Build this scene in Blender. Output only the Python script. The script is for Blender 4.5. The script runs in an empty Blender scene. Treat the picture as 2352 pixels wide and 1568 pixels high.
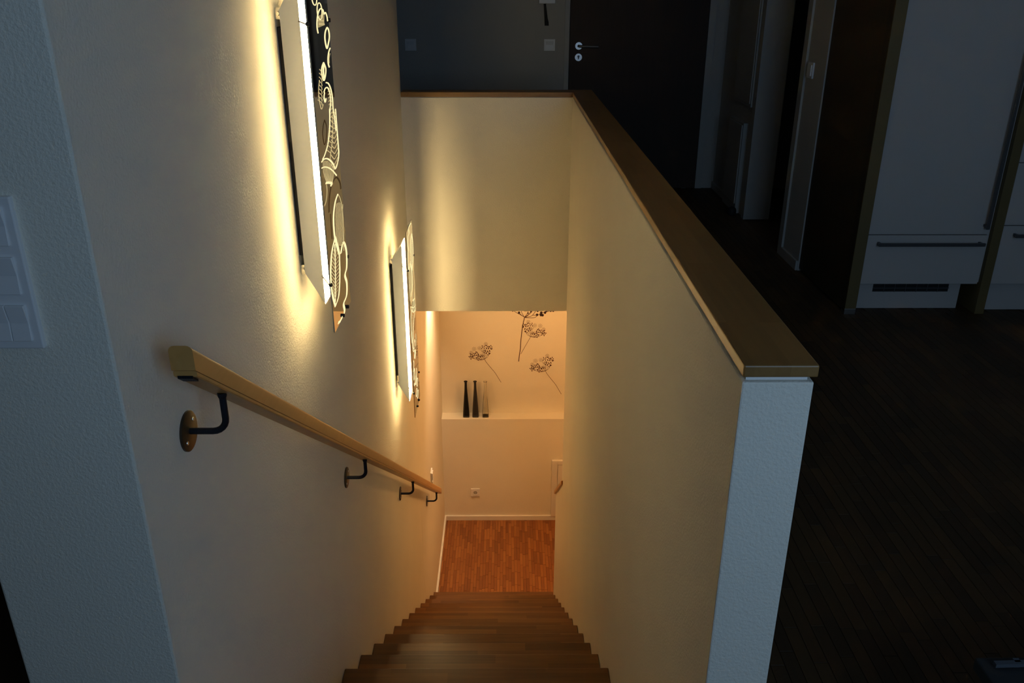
import bpy, bmesh, math, random
from mathutils import Vector, Matrix

random.seed(7)
scene = bpy.context.scene
C = scene.collection

# ------------------------------------------------------------------ camera
F_PX, PITCH, YAW, ROLL, CAM_H = 1920.46, math.radians(22.9814), math.radians(0.386), math.radians(0.0831), 1.45
R0 = Vector((math.cos(YAW), -math.sin(YAW), 0))
fwd_h = Vector((math.sin(YAW), math.cos(YAW), 0))
FWD = fwd_h * math.cos(PITCH) + Vector((0, 0, -math.sin(PITCH)))
UP0 = fwd_h * math.sin(PITCH) + Vector((0, 0, math.cos(PITCH)))
CX = R0 * math.cos(ROLL) + UP0 * math.sin(ROLL)
CY = UP0 * math.cos(ROLL) - R0 * math.sin(ROLL)
cam_d = bpy.data.cameras.new('camera')
cam_d.sensor_width = 36
cam_d.lens = F_PX / 2352 * 36
cam_d.clip_start = 0.02
cam = bpy.data.objects.new('camera', cam_d)
C.objects.link(cam)
M = Matrix((CX, CY, -FWD)).transposed().to_4x4()
M.translation = Vector((0, 0, CAM_H))
cam.matrix_world = M
scene.camera = cam


def ray(u, v):
    return FWD + CX * ((u - 1176) / F_PX) - CY * ((v - 784) / F_PX)


def at_x(u, v, x):
    r = ray(u, v)
    return Vector((0, 0, CAM_H)) + r * (x / r.x)


def at_y(u, v, y):
    r = ray(u, v)
    return Vector((0, 0, CAM_H)) + r * (y / r.y)


# ------------------------------------------------------------------ light, exposure
scene.view_settings.view_transform = 'Standard'
scene.view_settings.look = 'None'
scene.view_settings.exposure = 0.0
scene.view_settings.gamma = 1.0
scene.view_settings.use_curve_mapping = False

world = bpy.data.worlds.new('dusk_sky')
scene.world = world
world.use_nodes = True
bgn = world.node_tree.nodes['Background']
bgn.inputs[0].default_value = (0.42, 0.66, 1.0, 1)
bgn.inputs[1].default_value = 0.15

WIN = (0.45, 1.75, 0.95, 2.15)          # window opening in the rear wall (x0, x1, z0, z1)
WIN_Y = -0.80
ld = bpy.data.lights.new('window_daylight', 'AREA')
ld.shape = 'RECTANGLE'
ld.size, ld.size_y = WIN[1] - WIN[0] - 0.1, WIN[3] - WIN[2] - 0.1
ld.energy = 14.5
ld.color = (0.41, 0.655, 1.0)
lo = bpy.data.objects.new('window_daylight', ld)
C.objects.link(lo)
lo.location = ((WIN[0] + WIN[1]) / 2, WIN_Y - 0.02, (WIN[2] + WIN[3]) / 2)
lo.rotation_euler = (math.radians(90), 0, 0)

LAMP_COL = (1.0, 0.74, 0.35)
LAMP_STRENGTH = 98.0
WARM = (1.0, 0.47, 0.145)
PENDANT_POWER = 22.0
PENDANT_SHADE = 60.0
SPOT_POWER = 85.0


# ------------------------------------------------------------------ mesh helpers
def box(bm, x0, x1, y0, y1, z0, z1):
    vs = [bm.verts.new((x, y, z)) for z in (z0, z1) for y in (y0, y1) for x in (x0, x1)]
    for f in ((0, 2, 3, 1), (4, 5, 7, 6), (0, 1, 5, 4), (2, 6, 7, 3), (0, 4, 6, 2), (1, 3, 7, 5)):
        bm.faces.new([vs[i] for i in f])
    return vs


def prism_x(bm, pts, x0, x1):
    """polygon in (y, z) extruded along x"""
    a = [bm.verts.new((x0, y, z)) for y, z in pts]
    b = [bm.verts.new((x1, y, z)) for y, z in pts]
    n = len(pts)
    bm.faces.new(a)
    bm.faces.new(b[::-1])
    for i in range(n):
        bm.faces.new((a[i], b[i], b[(i + 1) % n], a[(i + 1) % n]))


def prism_z(bm, pts, z0, z1):
    a = [bm.verts.new((x, y, z0)) for x, y in pts]
    b = [bm.verts.new((x, y, z1)) for x, y in pts]
    n = len(pts)
    bm.faces.new(a[::-1])
    bm.faces.new(b)
    for i in range(n):
        bm.faces.new((a[i], a[(i + 1) % n], b[(i + 1) % n], b[i]))


def tube(bm, pts, r, n=12, cap=True):
    pts = [Vector(p) for p in pts]
    rings = []
    ref = None
    for i, p in enumerate(pts):
        t = (pts[min(i + 1, len(pts) - 1)] - pts[max(i - 1, 0)]).normalized()
        if ref is None:
            ref = t.orthogonal().normalized()
        ref = (ref - t * ref.dot(t)).normalized()
        b = t.cross(ref)
        rr = r[i] if isinstance(r, (list, tuple)) else r
        rings.append([bm.verts.new(p + (ref * math.cos(a) + b * math.sin(a)) * rr)
                      for a in (2 * math.pi * k / n for k in range(n))])
    for i in range(len(rings) - 1):
        for k in range(n):
            bm.faces.new((rings[i][k], rings[i][(k + 1) % n], rings[i + 1][(k + 1) % n], rings[i + 1][k]))
    if cap:
        bm.faces.new(rings[0][::-1])
        bm.faces.new(rings[-1])


def loft(bm, rings, cap0=True, cap1=True):
    vs = [[bm.verts.new(p) for p in r] for r in rings]
    n = len(vs[0])
    for i in range(len(vs) - 1):
        for k in range(n):
            bm.faces.new((vs[i][k], vs[i][(k + 1) % n], vs[i + 1][(k + 1) % n], vs[i + 1][k]))
    if cap0:
        bm.faces.new(vs[0][::-1])
    if cap1:
        bm.faces.new(vs[-1])


def smooth_line(pts, sub=6):
    """Catmull-Rom through 2-D points"""
    if len(pts) < 3:
        return [Vector((p[0], p[1])) for p in pts]
    P = [Vector((p[0], p[1])) for p in pts]
    P = [2 * P[0] - P[1]] + P + [2 * P[-1] - P[-2]]
    out = []
    for i in range(1, len(P) - 2):
        p0, p1, p2, p3 = P[i - 1:i + 3]
        for k in range(sub):
            t = k / sub
            out.append(0.5 * (2 * p1 + (p2 - p0) * t + (2 * p0 - 5 * p1 + 4 * p2 - p3) * t * t + (3 * p1 - p0 - 3 * p2 + p3) * t ** 3))
    out.append(P[-2])
    return out


def ribbon(bm, pts, w, place, th):
    """flat strip along 2-D points; place(a, b, d) -> 3-D, th = thickness"""
    n = len(pts)
    rows = []
    for i, p in enumerate(pts):
        t = (pts[min(i + 1, n - 1)] - pts[max(i - 1, 0)])
        if t.length < 1e-9:
            t = Vector((1, 0))
        t.normalize()
        q = Vector((-t.y, t.x)) * (w / 2)
        ww = [(p + q, 0), (p + q, th), (p - q, th), (p - q, 0)]
        rows.append([place(a.x, a.y, d) for a, d in ww])
    loft(bm, rows)


def dot(bm, c, r, place, th, n=10, sx=1.0):
    ring = [(c[0] + r * sx * math.cos(2 * math.pi * k / n), c[1] + r * math.sin(2 * math.pi * k / n)) for k in range(n)]
    loft(bm, [[place(a, b, 0) for a, b in ring], [place(a, b, th) for a, b in ring]])


def obj(name, bm, mat, parent=None, bevel=0, seg=2, smooth=False):
    bmesh.ops.recalc_face_normals(bm, faces=bm.faces[:])
    if bevel:
        es = [e for e in bm.edges if len(e.link_faces) == 2 and e.calc_face_angle(0) > 0.5]
        bmesh.ops.bevel(bm, geom=es, offset=bevel, segments=seg, profile=0.5, affect='EDGES')
    me = bpy.data.meshes.new(name)
    bm.to_mesh(me)
    bm.free()
    if mat:
        me.materials.append(mat)
    if smooth:
        for p in me.polygons:
            p.use_smooth = True
        try:
            me.set_sharp_from_angle(angle=math.radians(40))
        except Exception:
            pass
    o = bpy.data.objects.new(name, me)
    C.objects.link(o)
    if parent:
        o.parent = parent
    return o


def boxo(name, dims, mat, parent=None, bevel=0, seg=2):
    bm = bmesh.new()
    box(bm, *dims)
    return obj(name, bm, mat, parent, bevel, seg)


def tag(o, label=None, cat=None, group=None, kind=None):
    if label:
        o['label'] = label
    if cat:
        o['category'] = cat
    if group:
        o['group'] = group
    if kind:
        o['kind'] = kind
    return o


def thing(name, label, cat, group=None, loc=(0, 0, 0)):
    o = bpy.data.objects.new(name, None)
    o.empty_display_size = 0.1
    C.objects.link(o)
    o.location = loc
    return tag(o, label, cat, group)


def struct(o, label, cat):
    return tag(o, label, cat, kind='structure')


# ------------------------------------------------------------------ materials
def mat(name, col, rough=0.6, metal=0.0, **kw):
    m = bpy.data.materials.new(name)
    m.use_nodes = True
    b = m.node_tree.nodes['Principled BSDF']
    b.inputs['Base Color'].default_value = (*col, 1)
    b.inputs['Roughness'].default_value = rough
    b.inputs['Metallic'].default_value = metal
    for k, v in kw.items():
        b.inputs[k.replace('_', ' ')].default_value = v
    return m


def noise_var(m, col_a, col_b, scale, detail=3, stretch=(1, 1, 1), bump=0.0, bump_scale=None, dist=0.002):
    nt = m.node_tree
    b = nt.nodes['Principled BSDF']
    tc = nt.nodes.new('ShaderNodeTexCoord')
    mp = nt.nodes.new('ShaderNodeMapping')
    mp.inputs['Scale'].default_value = stretch
    nt.links.new(tc.outputs['Object'], mp.inputs[0])
    n = nt.nodes.new('ShaderNodeTexNoise')
    n.inputs['Scale'].default_value = scale
    n.inputs['Detail'].default_value = detail
    nt.links.new(mp.outputs[0], n.inputs['Vector'])
    r = nt.nodes.new('ShaderNodeValToRGB')
    r.color_ramp.elements[0].position, r.color_ramp.elements[1].position = 0.3, 0.7
    r.color_ramp.elements[0].color, r.color_ramp.elements[1].color = (*col_a, 1), (*col_b, 1)
    nt.links.new(n.outputs['Fac'], r.inputs[0])
    nt.links.new(r.outputs[0], b.inputs['Base Color'])
    if bump:
        n2 = nt.nodes.new('ShaderNodeTexNoise')
        n2.inputs['Scale'].default_value = bump_scale or scale
        n2.inputs['Detail'].default_value = 4
        n2.inputs['Roughness'].default_value = 0.6
        nt.links.new(mp.outputs[0], n2.inputs['Vector'])
        bp = nt.nodes.new('ShaderNodeBump')
        bp.inputs['Strength'].default_value = bump
        bp.inputs['Distance'].default_value = dist
        nt.links.new(n2.outputs['Fac'], bp.inputs['Height'])
        nt.links.new(bp.outputs[0], b.inputs['Normal'])
    return m


def plaster(name, col):
    m = mat(name, col, 0.85)
    d = tuple(c * 0.965 for c in col)
    noise_var(m, d, col, 3.0, bump=0.5, bump_scale=175, dist=0.0042)
    return m


def wood(name, dark, mid, light, axis, stave_w, stave_l, rough=0.4, cross=None):
    """glued-lamella timber: staves along axis, each with its own tone and grain"""
    m = mat(name, mid, rough)
    nt = m.node_tree
    b = nt.nodes['Principled BSDF']
    tc = nt.nodes.new('ShaderNodeTexCoord')
    mp = nt.nodes.new('ShaderNodeMapping')
    mp.vector_type = 'TEXTURE'
    mp.inputs['Rotation'].default_value = {'x': (0, 0, 0), 'y': (0, 0, math.radians(90)), 'z': (0, math.radians(90), 0)}[axis]
    nt.links.new(tc.outputs['Object'], mp.inputs[0])
    oi = nt.nodes.new('ShaderNodeObjectInfo')
    geo = nt.nodes.new('ShaderNodeNewGeometry')
    add = nt.nodes.new('ShaderNodeVectorMath')
    mul = nt.nodes.new('ShaderNodeVectorMath')
    mul.operation = 'SCALE'
    comb = nt.nodes.new('ShaderNodeCombineXYZ')
    nt.links.new(oi.outputs['Random'], comb.inputs[0])
    nt.links.new(oi.outputs['Random'], comb.inputs[1])
    nt.links.new(comb.outputs[0], mul.inputs[0])
    mul.inputs['Scale'].default_value = 7.0
    nt.links.new(mp.outputs[0], add.inputs[0])
    nt.links.new(mul.outputs[0], add.inputs[1])
    br = nt.nodes.new('ShaderNodeTexBrick')
    br.inputs['Color1'].default_value = (0, 0, 0, 1)
    br.inputs['Color2'].default_value = (1, 1, 1, 1)
    br.inputs['Mortar'].default_value = (0.4, 0.4, 0.4, 1)
    br.inputs['Scale'].default_value = 1.0
    br.inputs['Mortar Size'].default_value = 0.0006
    br.inputs['Brick Width'].default_value = stave_l
    br.inputs['Row Height'].default_value = stave_w
    br.offset = 0.37
    nt.links.new(add.outputs[0], br.inputs['Vector'])
    st = nt.nodes.new('ShaderNodeMapping')
    st.inputs['Scale'].default_value = (2.0, 38.0, 38.0)
    nt.links.new(add.outputs[0], st.inputs[0])
    n = nt.nodes.new('ShaderNodeTexNoise')
    n.inputs['Scale'].default_value = 2.2
    n.inputs['Detail'].default_value = 5
    nt.links.new(st.outputs[0], n.inputs['Vector'])
    mixf = nt.nodes.new('ShaderNodeMath')
    mixf.operation = 'MULTIPLY_ADD'
    nt.links.new(br.outputs['Color'], mixf.inputs[0])
    mixf.inputs[1].default_value = 0.55
    sc = nt.nodes.new('ShaderNodeMath')
    sc.operation = 'MULTIPLY'
    nt.links.new(n.outputs['Fac'], sc.inputs[0])
    sc.inputs[1].default_value = 0.5
    nt.links.new(sc.outputs[0], mixf.inputs[2])
    r = nt.nodes.new('ShaderNodeValToRGB')
    e = r.color_ramp.elements
    e[0].position, e[0].color = 0.15, (*dark, 1)
    e[1].position, e[1].color = 0.85, (*light, 1)
    k = e.new(0.5)
    k.color = (*mid, 1)
    nt.links.new(mixf.outputs[0], r.inputs[0])
    nt.links.new(r.outputs[0], b.inputs['Base Color'])
    bp = nt.nodes.new('ShaderNodeBump')
    bp.inputs['Strength'].default_value = 0.12
    bp.inputs['Distance'].default_value = 0.001
    nt.links.new(n.outputs['Fac'], bp.inputs['Height'])
    nt.links.new(bp.outputs[0], b.inputs['Normal'])
    return m


def stave_mat(name, dark, mid, light, rough=0.45):
    """one tone for each stave (object or mesh island) plus grain along y"""
    m = mat(name, mid, rough)
    nt = m.node_tree
    b = nt.nodes['Principled BSDF']
    oi = nt.nodes.new('ShaderNodeObjectInfo')
    geo = nt.nodes.new('ShaderNodeNewGeometry')
    a = nt.nodes.new('ShaderNodeMath')
    nt.links.new(oi.outputs['Random'], a.inputs[0])
    nt.links.new(geo.outputs['Random Per Island'], a.inputs[1])
    fr = nt.nodes.new('ShaderNodeMath')
    fr.operation = 'FRACT'
    nt.links.new(a.outputs[0], fr.inputs[0])
    mp = nt.nodes.new('ShaderNodeMapping')
    mp.inputs['Scale'].default_value = (90, 5, 90)
    nt.links.new(geo.outputs['Position'], mp.inputs[0])
    n = nt.nodes.new('ShaderNodeTexNoise')
    n.inputs['Scale'].default_value = 1.0
    n.inputs['Detail'].default_value = 4
    nt.links.new(mp.outputs[0], n.inputs['Vector'])
    mx = nt.nodes.new('ShaderNodeMath')
    mx.operation = 'MULTIPLY_ADD'
    nt.links.new(fr.outputs[0], mx.inputs[0])
    mx.inputs[1].default_value = 0.6
    s = nt.nodes.new('ShaderNodeMath')
    s.operation = 'MULTIPLY'
    nt.links.new(n.outputs['Fac'], s.inputs[0])
    s.inputs[1].default_value = 0.45
    nt.links.new(s.outputs[0], mx.inputs[2])
    r = nt.nodes.new('ShaderNodeValToRGB')
    e = r.color_ramp.elements
    e[0].position, e[0].color = 0.1, (*dark, 1)
    e[1].position, e[1].color = 0.9, (*light, 1)
    k = e.new(0.5)
    k.color = (*mid, 1)
    nt.links.new(mx.outputs[0], r.inputs[0])
    nt.links.new(r.outputs[0], b.inputs['Base Color'])
    return m


def emit(name, col, strength):
    m = bpy.data.materials.new(name)
    m.use_nodes = True
    nt = m.node_tree
    nt.nodes.clear()
    e = nt.nodes.new('ShaderNodeEmission')
    e.inputs[0].default_value = (*col, 1)
    e.inputs[1].default_value = strength
    o = nt.nodes.new('ShaderNodeOutputMaterial')
    nt.links.new(e.outputs[0], o.inputs[0])
    return m


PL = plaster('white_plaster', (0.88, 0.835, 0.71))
PL_H = plaster('dimmed_plaster', (0.47, 0.455, 0.41))  # plaster darkened: the hall's shade put into its colour, also cuts bounce
TRIM_H = mat('dimmed_hall_paint', (0.42, 0.41, 0.37), 0.5)  # white trim paint darkened, corridor dimness painted into the colour
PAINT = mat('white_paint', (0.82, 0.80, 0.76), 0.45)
CEIL = mat('ceiling_paint', (0.62, 0.61, 0.59), 0.9)
CAPW = wood('oak_cap', (0.17, 0.085, 0.022), (0.23, 0.12, 0.032), (0.29, 0.155, 0.045), 'y', 0.055, 0.9, 0.42)
CAPX = wood('oak_cap_cross', (0.17, 0.085, 0.022), (0.23, 0.12, 0.032), (0.29, 0.155, 0.045), 'x', 0.055, 0.9, 0.42)
TREAD = wood('oak_tread', (0.095, 0.036, 0.007), (0.165, 0.068, 0.014), (0.23, 0.10, 0.022), 'x', 0.047, 0.55, 0.5)
RAIL = wood('beech_rail', (0.50, 0.245, 0.065), (0.58, 0.30, 0.085), (0.65, 0.36, 0.115), 'y', 0.2, 2.5, 0.38)
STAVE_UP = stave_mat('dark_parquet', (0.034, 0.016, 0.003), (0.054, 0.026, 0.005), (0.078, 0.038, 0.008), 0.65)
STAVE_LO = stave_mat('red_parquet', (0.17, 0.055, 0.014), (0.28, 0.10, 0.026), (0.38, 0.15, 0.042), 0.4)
JOINT = mat('parquet_joint', (0.07, 0.035, 0.015), 0.8)
IRON = noise_var(mat('black_iron', (0.02, 0.022, 0.03), 0.45, 0.6), (0.018, 0.02, 0.028), (0.03, 0.032, 0.04), 40)
PLATE = noise_var(mat('bronze_plate', (0.07, 0.05, 0.035), 0.4, 0.7), (0.06, 0.045, 0.03), (0.09, 0.065, 0.04), 30)
STEEL = mat('brushed_steel', (0.62, 0.60, 0.57), 0.32, 1.0)
SCREW = mat('screw_steel', (0.7, 0.68, 0.62), 0.3, 1.0)
PLASTIC = mat('white_plastic', (0.80, 0.80, 0.79), 0.35)
PLASTIC_D = mat('dark_hole', (0.03, 0.03, 0.03), 0.6)
DOORW = wood('dark_veneer', (0.022, 0.011, 0.005), (0.032, 0.016, 0.007), (0.045, 0.023, 0.010), 'z', 0.4, 3.0, 0.65)
WENGE = wood('wenge_side', (0.032, 0.018, 0.005), (0.045, 0.026, 0.007), (0.060, 0.035, 0.010), 'z', 0.4, 3.0, 0.6)
BROWN = mat('brown_edge', (0.15, 0.105, 0.035), 0.55)
LACQ = mat('white_lacquer', (0.56, 0.52, 0.48), 0.14)
BLACK = mat('matt_black', (0.012, 0.012, 0.012), 0.7)
GREYM = mat('grey_metal', (0.13, 0.13, 0.13), 0.4, 0.6)
STRAP = mat('strap_cloth', (0.03, 0.027, 0.022), 0.9)

# ------------------------------------------------------------------ plan numbers (metres)
XL, XR, XR2 = -0.5785, 0.3615, 0.473     # stair walls
YS, YL = 1.156, 1.126                    # near ends of balustrade and left wall
YH, YH2 = 4.732, 4.845                   # header balustrade
ZC = 0.921                               # top of caps
ZSL = -0.357                             # underside of upper floor
ZF = -3.131                              # lower floor
Y0, RUN, RISE = 1.196, 0.2733, 3.131 / 16
YN, YNB = 6.548, 6.668                   # niche wall front, back
ZLEDGE = -2.071
YHALL = 6.5
XCOR, XCOR2 = 1.615, 1.765
XE, XW = 3.7, -2.6
ZTOP = 2.55
TW = 0.15

# ------------------------------------------------------------------ structure
bm = bmesh.new()
for d in ((XW, XL - 0.264, WIN_Y, YHALL), (XL - 0.264, XR2, WIN_Y, YL), (XR2, XE, WIN_Y, YHALL), (XL - 0.264, XR2, YH2, YHALL)):
    box(bm, d[0], d[1], d[2], d[3], -0.20, -0.004)
floor = struct(obj('floor', bm, JOINT), 'dark wooden parquet floor of the upper storey', 'floor')
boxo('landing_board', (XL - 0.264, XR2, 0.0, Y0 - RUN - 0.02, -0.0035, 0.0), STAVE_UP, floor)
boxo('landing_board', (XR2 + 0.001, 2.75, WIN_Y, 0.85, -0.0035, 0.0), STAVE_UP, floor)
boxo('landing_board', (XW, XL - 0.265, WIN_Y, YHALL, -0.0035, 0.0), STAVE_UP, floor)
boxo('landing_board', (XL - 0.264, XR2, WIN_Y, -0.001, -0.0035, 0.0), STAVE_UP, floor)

bm = bmesh.new()
box(bm, XL - 0.264, XL, YL, 4.745, ZF - 0.05, ZTOP)
box(bm, XL - 0.264, XL, 4.745, YNB + TW, ZF - 0.05, ZSL)
wall_left = struct(obj('wall_left', bm, PL, bevel=0.004), 'tall rough plastered wall that carries the handrail and glowing lamps', 'wall')

bm = bmesh.new()
prism_x(bm, [(YS, ZF - 0.05), (YS, 0.891), (YH2, 0.891), (YH2, ZSL), (4.70, ZSL), (4.70, -1.575), (5.245, -1.995), (5.245, ZF - 0.05)], XR, XR2)
wall_right = struct(obj('wall_right', bm, PL, bevel=0.003), 'long plastered balustrade wall with bluish end face and wooden cap', 'wall')

wall_header = struct(boxo('wall_header', (XL - 0.1, XR, YH, YH2, ZSL, 0.891), PL), 'plastered balustrade wall hanging across the far end of the stairwell', 'wall')

# caps of the two balustrades: board on a thin recessed strip
boxo('cap_strip', (XR + 0.008, XR2 - 0.008, YS + 0.010, YH2 - 0.008, 0.889, 0.903), PAINT, wall_right)
bm = bmesh.new()
prism_z(bm, [(XR - 0.001, YS - 0.004), (XR2 + 0.003, YS - 0.004), (XR2 + 0.003, YH2 + 0.003), (XR - 0.001, YH - 0.001)], 0.901, ZC)
tag(obj('cap', bm, CAPW, wall_right, 0.0025), 'oak board capping the long balustrade')
boxo('cap_strip', (XL - 0.1, XR + 0.01, YH + 0.010, YH2 - 0.008, 0.889, 0.899), PAINT, wall_header)
bm = bmesh.new()
prism_z(bm, [(XL, YH - 0.001), (XR - 0.001, YH - 0.001), (XR2 + 0.003, YH2 + 0.003), (XL, YH2 + 0.003)], 0.894, ZC)
tag(obj('cap', bm, CAPX, wall_header, 0.0025), 'oak board capping the header balustrade')
# sloped wooden cap of the low parapet beside the last steps
bm = bmesh.new()
prism_x(bm, [(4.62, -1.515), (4.62, -1.485), (5.275, -1.985), (5.275, -2.017)], XR - 0.012, XR2 + 0.012)
tag(obj('parapet_cap', bm, RAIL, wall_right, 0.004), 'short sloping wooden cap')

# rear wall with window
bm = bmesh.new()
x0, x1, z0, z1 = WIN
box(bm, XW, x0, WIN_Y - TW, WIN_Y, 0, ZTOP)
box(bm, x1, XE, WIN_Y - TW, WIN_Y, 0, ZTOP)
box(bm, x0, x1, WIN_Y - TW, WIN_Y, 0, z0)
box(bm, x0, x1, WIN_Y - TW, WIN_Y, z1, ZTOP)
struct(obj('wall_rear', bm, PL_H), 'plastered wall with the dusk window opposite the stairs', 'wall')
bm = bmesh.new()
for d in ((x0, x0 + .06, z0, z1), (x1 - .06, x1, z0, z1), (x0 + .06, x1 - .06, z0, z0 + .06), (x0 + .06, x1 - .06, z1 - .06, z1)):
    box(bm, d[0], d[1], WIN_Y - 0.12, WIN_Y - 0.06, d[2], d[3])
struct(obj('window_1', bm, PAINT), 'white framed window in the rear wall', 'window')

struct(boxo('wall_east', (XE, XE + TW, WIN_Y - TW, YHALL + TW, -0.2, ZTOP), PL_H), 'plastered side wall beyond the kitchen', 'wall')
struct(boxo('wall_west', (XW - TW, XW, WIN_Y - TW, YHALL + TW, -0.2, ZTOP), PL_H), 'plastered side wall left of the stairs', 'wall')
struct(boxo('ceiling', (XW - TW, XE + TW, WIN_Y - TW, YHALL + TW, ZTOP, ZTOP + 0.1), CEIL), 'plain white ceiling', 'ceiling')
struct(boxo('wall_hall', (XW - TW, XE + TW, YHALL, YHALL + TW, -0.2, ZTOP), PL_H), 'dim hall wall with the entrance door', 'wall')
bm = bmesh.new()
box(bm, XCOR, XCOR2, 5.55, YHALL, 0, ZTOP)
box(bm, XCOR, XCOR2, 4.425, 4.75, 0, ZTOP)
box(bm, XCOR, XCOR2, 4.75, 5.55, 2.05, ZTOP)
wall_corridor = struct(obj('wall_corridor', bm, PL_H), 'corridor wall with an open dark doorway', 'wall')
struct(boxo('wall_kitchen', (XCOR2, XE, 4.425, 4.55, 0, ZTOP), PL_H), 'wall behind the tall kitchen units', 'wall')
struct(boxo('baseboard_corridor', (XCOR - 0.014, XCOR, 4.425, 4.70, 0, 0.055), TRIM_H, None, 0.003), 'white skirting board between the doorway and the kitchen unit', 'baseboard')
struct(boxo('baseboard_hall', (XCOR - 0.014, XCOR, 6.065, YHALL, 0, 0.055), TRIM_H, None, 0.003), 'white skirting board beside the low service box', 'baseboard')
# doorway lining
dl = bmesh.new()
box(dl, XCOR - 0.012, XCOR2 + 0.012, 5.535, 5.552, 0, 2.06)
box(dl, XCOR - 0.012, XCOR2 + 0.012, 4.748, 4.765, 0, 2.06)
box(dl, XCOR - 0.012, XCOR2 + 0.012, 4.748, 5.552, 2.045, 2.062)
box(dl, XCOR - 0.012, XCOR, 5.552, 5.60, 0, 2.11)
box(dl, XCOR - 0.012, XCOR, 4.70, 4.748, 0, 2.11)
box(dl, XCOR - 0.012, XCOR, 4.70, 5.60, 2.062, 2.11)
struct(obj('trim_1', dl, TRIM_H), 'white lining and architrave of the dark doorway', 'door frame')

# lower storey shell
bm = bmesh.new()
box(bm, XL, 3.0, 4.2, YNB, ZF - 0.1, ZF - 0.004)
floor_lower = struct(obj('floor_lower', bm, JOINT), 'reddish strip parquet at the foot of the stairs', 'floor')
bm = bmesh.new()
box(bm, XL - 0.3, 3.1, YH2, YNB + TW, ZSL, -0.205)
box(bm, XR2, 3.1, 4.2, YH2, ZSL, -0.205)
struct(obj('ceiling_lower', bm, CEIL), 'white ceiling of the lower hall', 'ceiling')
bm = bmesh.new()
box(bm, XL - 0.1, 3.1, YN, YNB, ZF - 0.1, ZLEDGE)
box(bm, XL - 0.1, 3.1, YNB, YNB + TW, ZF - 0.1, ZSL)
struct(obj('wall_niche', bm, PL, bevel=0.003), 'end wall at the foot of the stairs with a shallow plastered ledge', 'wall')
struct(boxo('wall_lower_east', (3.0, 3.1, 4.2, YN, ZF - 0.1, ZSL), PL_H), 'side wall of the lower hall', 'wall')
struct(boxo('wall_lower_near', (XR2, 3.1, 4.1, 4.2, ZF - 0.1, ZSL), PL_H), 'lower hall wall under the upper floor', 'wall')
struct(boxo('baseboard_niche', (XL, 2.98, YN - 0.015, YN + 0.002, ZF - 0.003, ZF + 0.047), PAINT, None, 0.003), 'white skirting board along the end wall', 'baseboard')
struct(boxo('baseboard_left', (XL - 0.002, XL + 0.015, 5.31, YN - 0.013, ZF - 0.003, ZF + 0.047), PAINT, None, 0.003), 'white skirting board along the left wall', 'baseboard')

# ------------------------------------------------------------------ parquet staves
def stave_mesh(w, l, t=0.004):
    bm = bmesh.new()
    g = 0.0006
    a = [(g, g), (w - g, g), (w - g, l - g), (g, l - g)]
    c = 0.0008
    b = [(g + c, g + c), (w - g - c, g + c), (w - g - c, l - g - c), (g + c, l - g - c)]
    loft(bm, [[(x, y, -t) for x, y in a], [(x, y, -c) for x, y in a], [(x, y, 0) for x, y in b]], cap0=False)
    return bm


def lay_parquet(parent, mat_, rx, ry, z, w, l, max_obj, skip=None):
    cells = []
    n = int((rx[1] - rx[0]) / w)
    w = (rx[1] - rx[0]) / n
    for i in range(n):
        y = ry[0] - random.random() * l
        while y < ry[1]:
            yy, ll = max(y, ry[0]), min(y + l, ry[1]) - max(y, ry[0])
            x = rx[0] + i * w
            if ll > 0.02 and not (skip and skip(x + w / 2, yy + ll / 2)):
                cells.append((x, yy, ll))
            y += l
    cells.sort(key=lambda c: (c[0] - 0) ** 2 + c[1] ** 2)
    full = None
    for k, (x, y, ll) in enumerate(cells[:max_obj]):
        if abs(ll - l) < 1e-6:
            if full is None:
                o = obj('stave', stave_mesh(w, l), mat_, parent)
                full = o
            else:
                o = full.copy()
                C.objects.link(o)
        else:
            o = obj('stave', stave_mesh(w, ll), mat_, parent)
        o.location = (x, y, z)
    rest = cells[max_obj:]
    if rest:
        bm = bmesh.new()
        g, c, t = 0.0006, 0.0008, 0.004
        for x, y, ll in rest:
            a = [(x + g, y + g), (x + w - g, y + g), (x + w - g, y + ll - g), (x + g, y + ll - g)]
            b = [(x + g + c, y + g + c), (x + w - g - c, y + g + c), (x + w - g - c, y + ll - g - c), (x + g + c, y + ll - g - c)]
            loft(bm, [[(p, q, z - t) for p, q in a], [(p, q, z - c) for p, q in a], [(p, q, z) for p, q in b]], cap0=False)
        tag(obj('staves_beyond', bm, mat_, parent), kind='stuff')


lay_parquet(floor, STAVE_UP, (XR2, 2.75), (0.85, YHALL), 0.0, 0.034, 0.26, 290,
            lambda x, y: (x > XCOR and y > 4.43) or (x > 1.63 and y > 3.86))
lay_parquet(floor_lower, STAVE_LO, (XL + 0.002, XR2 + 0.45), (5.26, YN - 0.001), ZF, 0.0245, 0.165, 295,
            lambda x, y: x > XR and y < 5.25)

# ------------------------------------------------------------------ staircase
stairs = thing('staircase', 'straight wooden staircase descending between the two plastered walls', 'staircase', loc=(0, Y0, 0))
stairs.location = (0, 0, 0)
for k in range(0, 16):
    yn, zt = Y0 + RUN * k, -RISE * k
    boxo('tread', (XL + 0.001, XR - 0.001, yn - RUN - 0.045, yn, zt - 0.045, zt), TREAD, stairs, 0.004, 3)
    boxo('riser', (XL + 0.001, XR - 0.001, yn - 0.052, yn - 0.032, zt - RISE + 0.002, zt - 0.044), TREAD, stairs)

# ------------------------------------------------------------------ handrail on the left wall
RSL = -0.7095                                   # slope dz/dy
def rail_z(y):                                  # underside of the rail at y
    return 0.779 + RSL * (y - 1.342)


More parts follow.
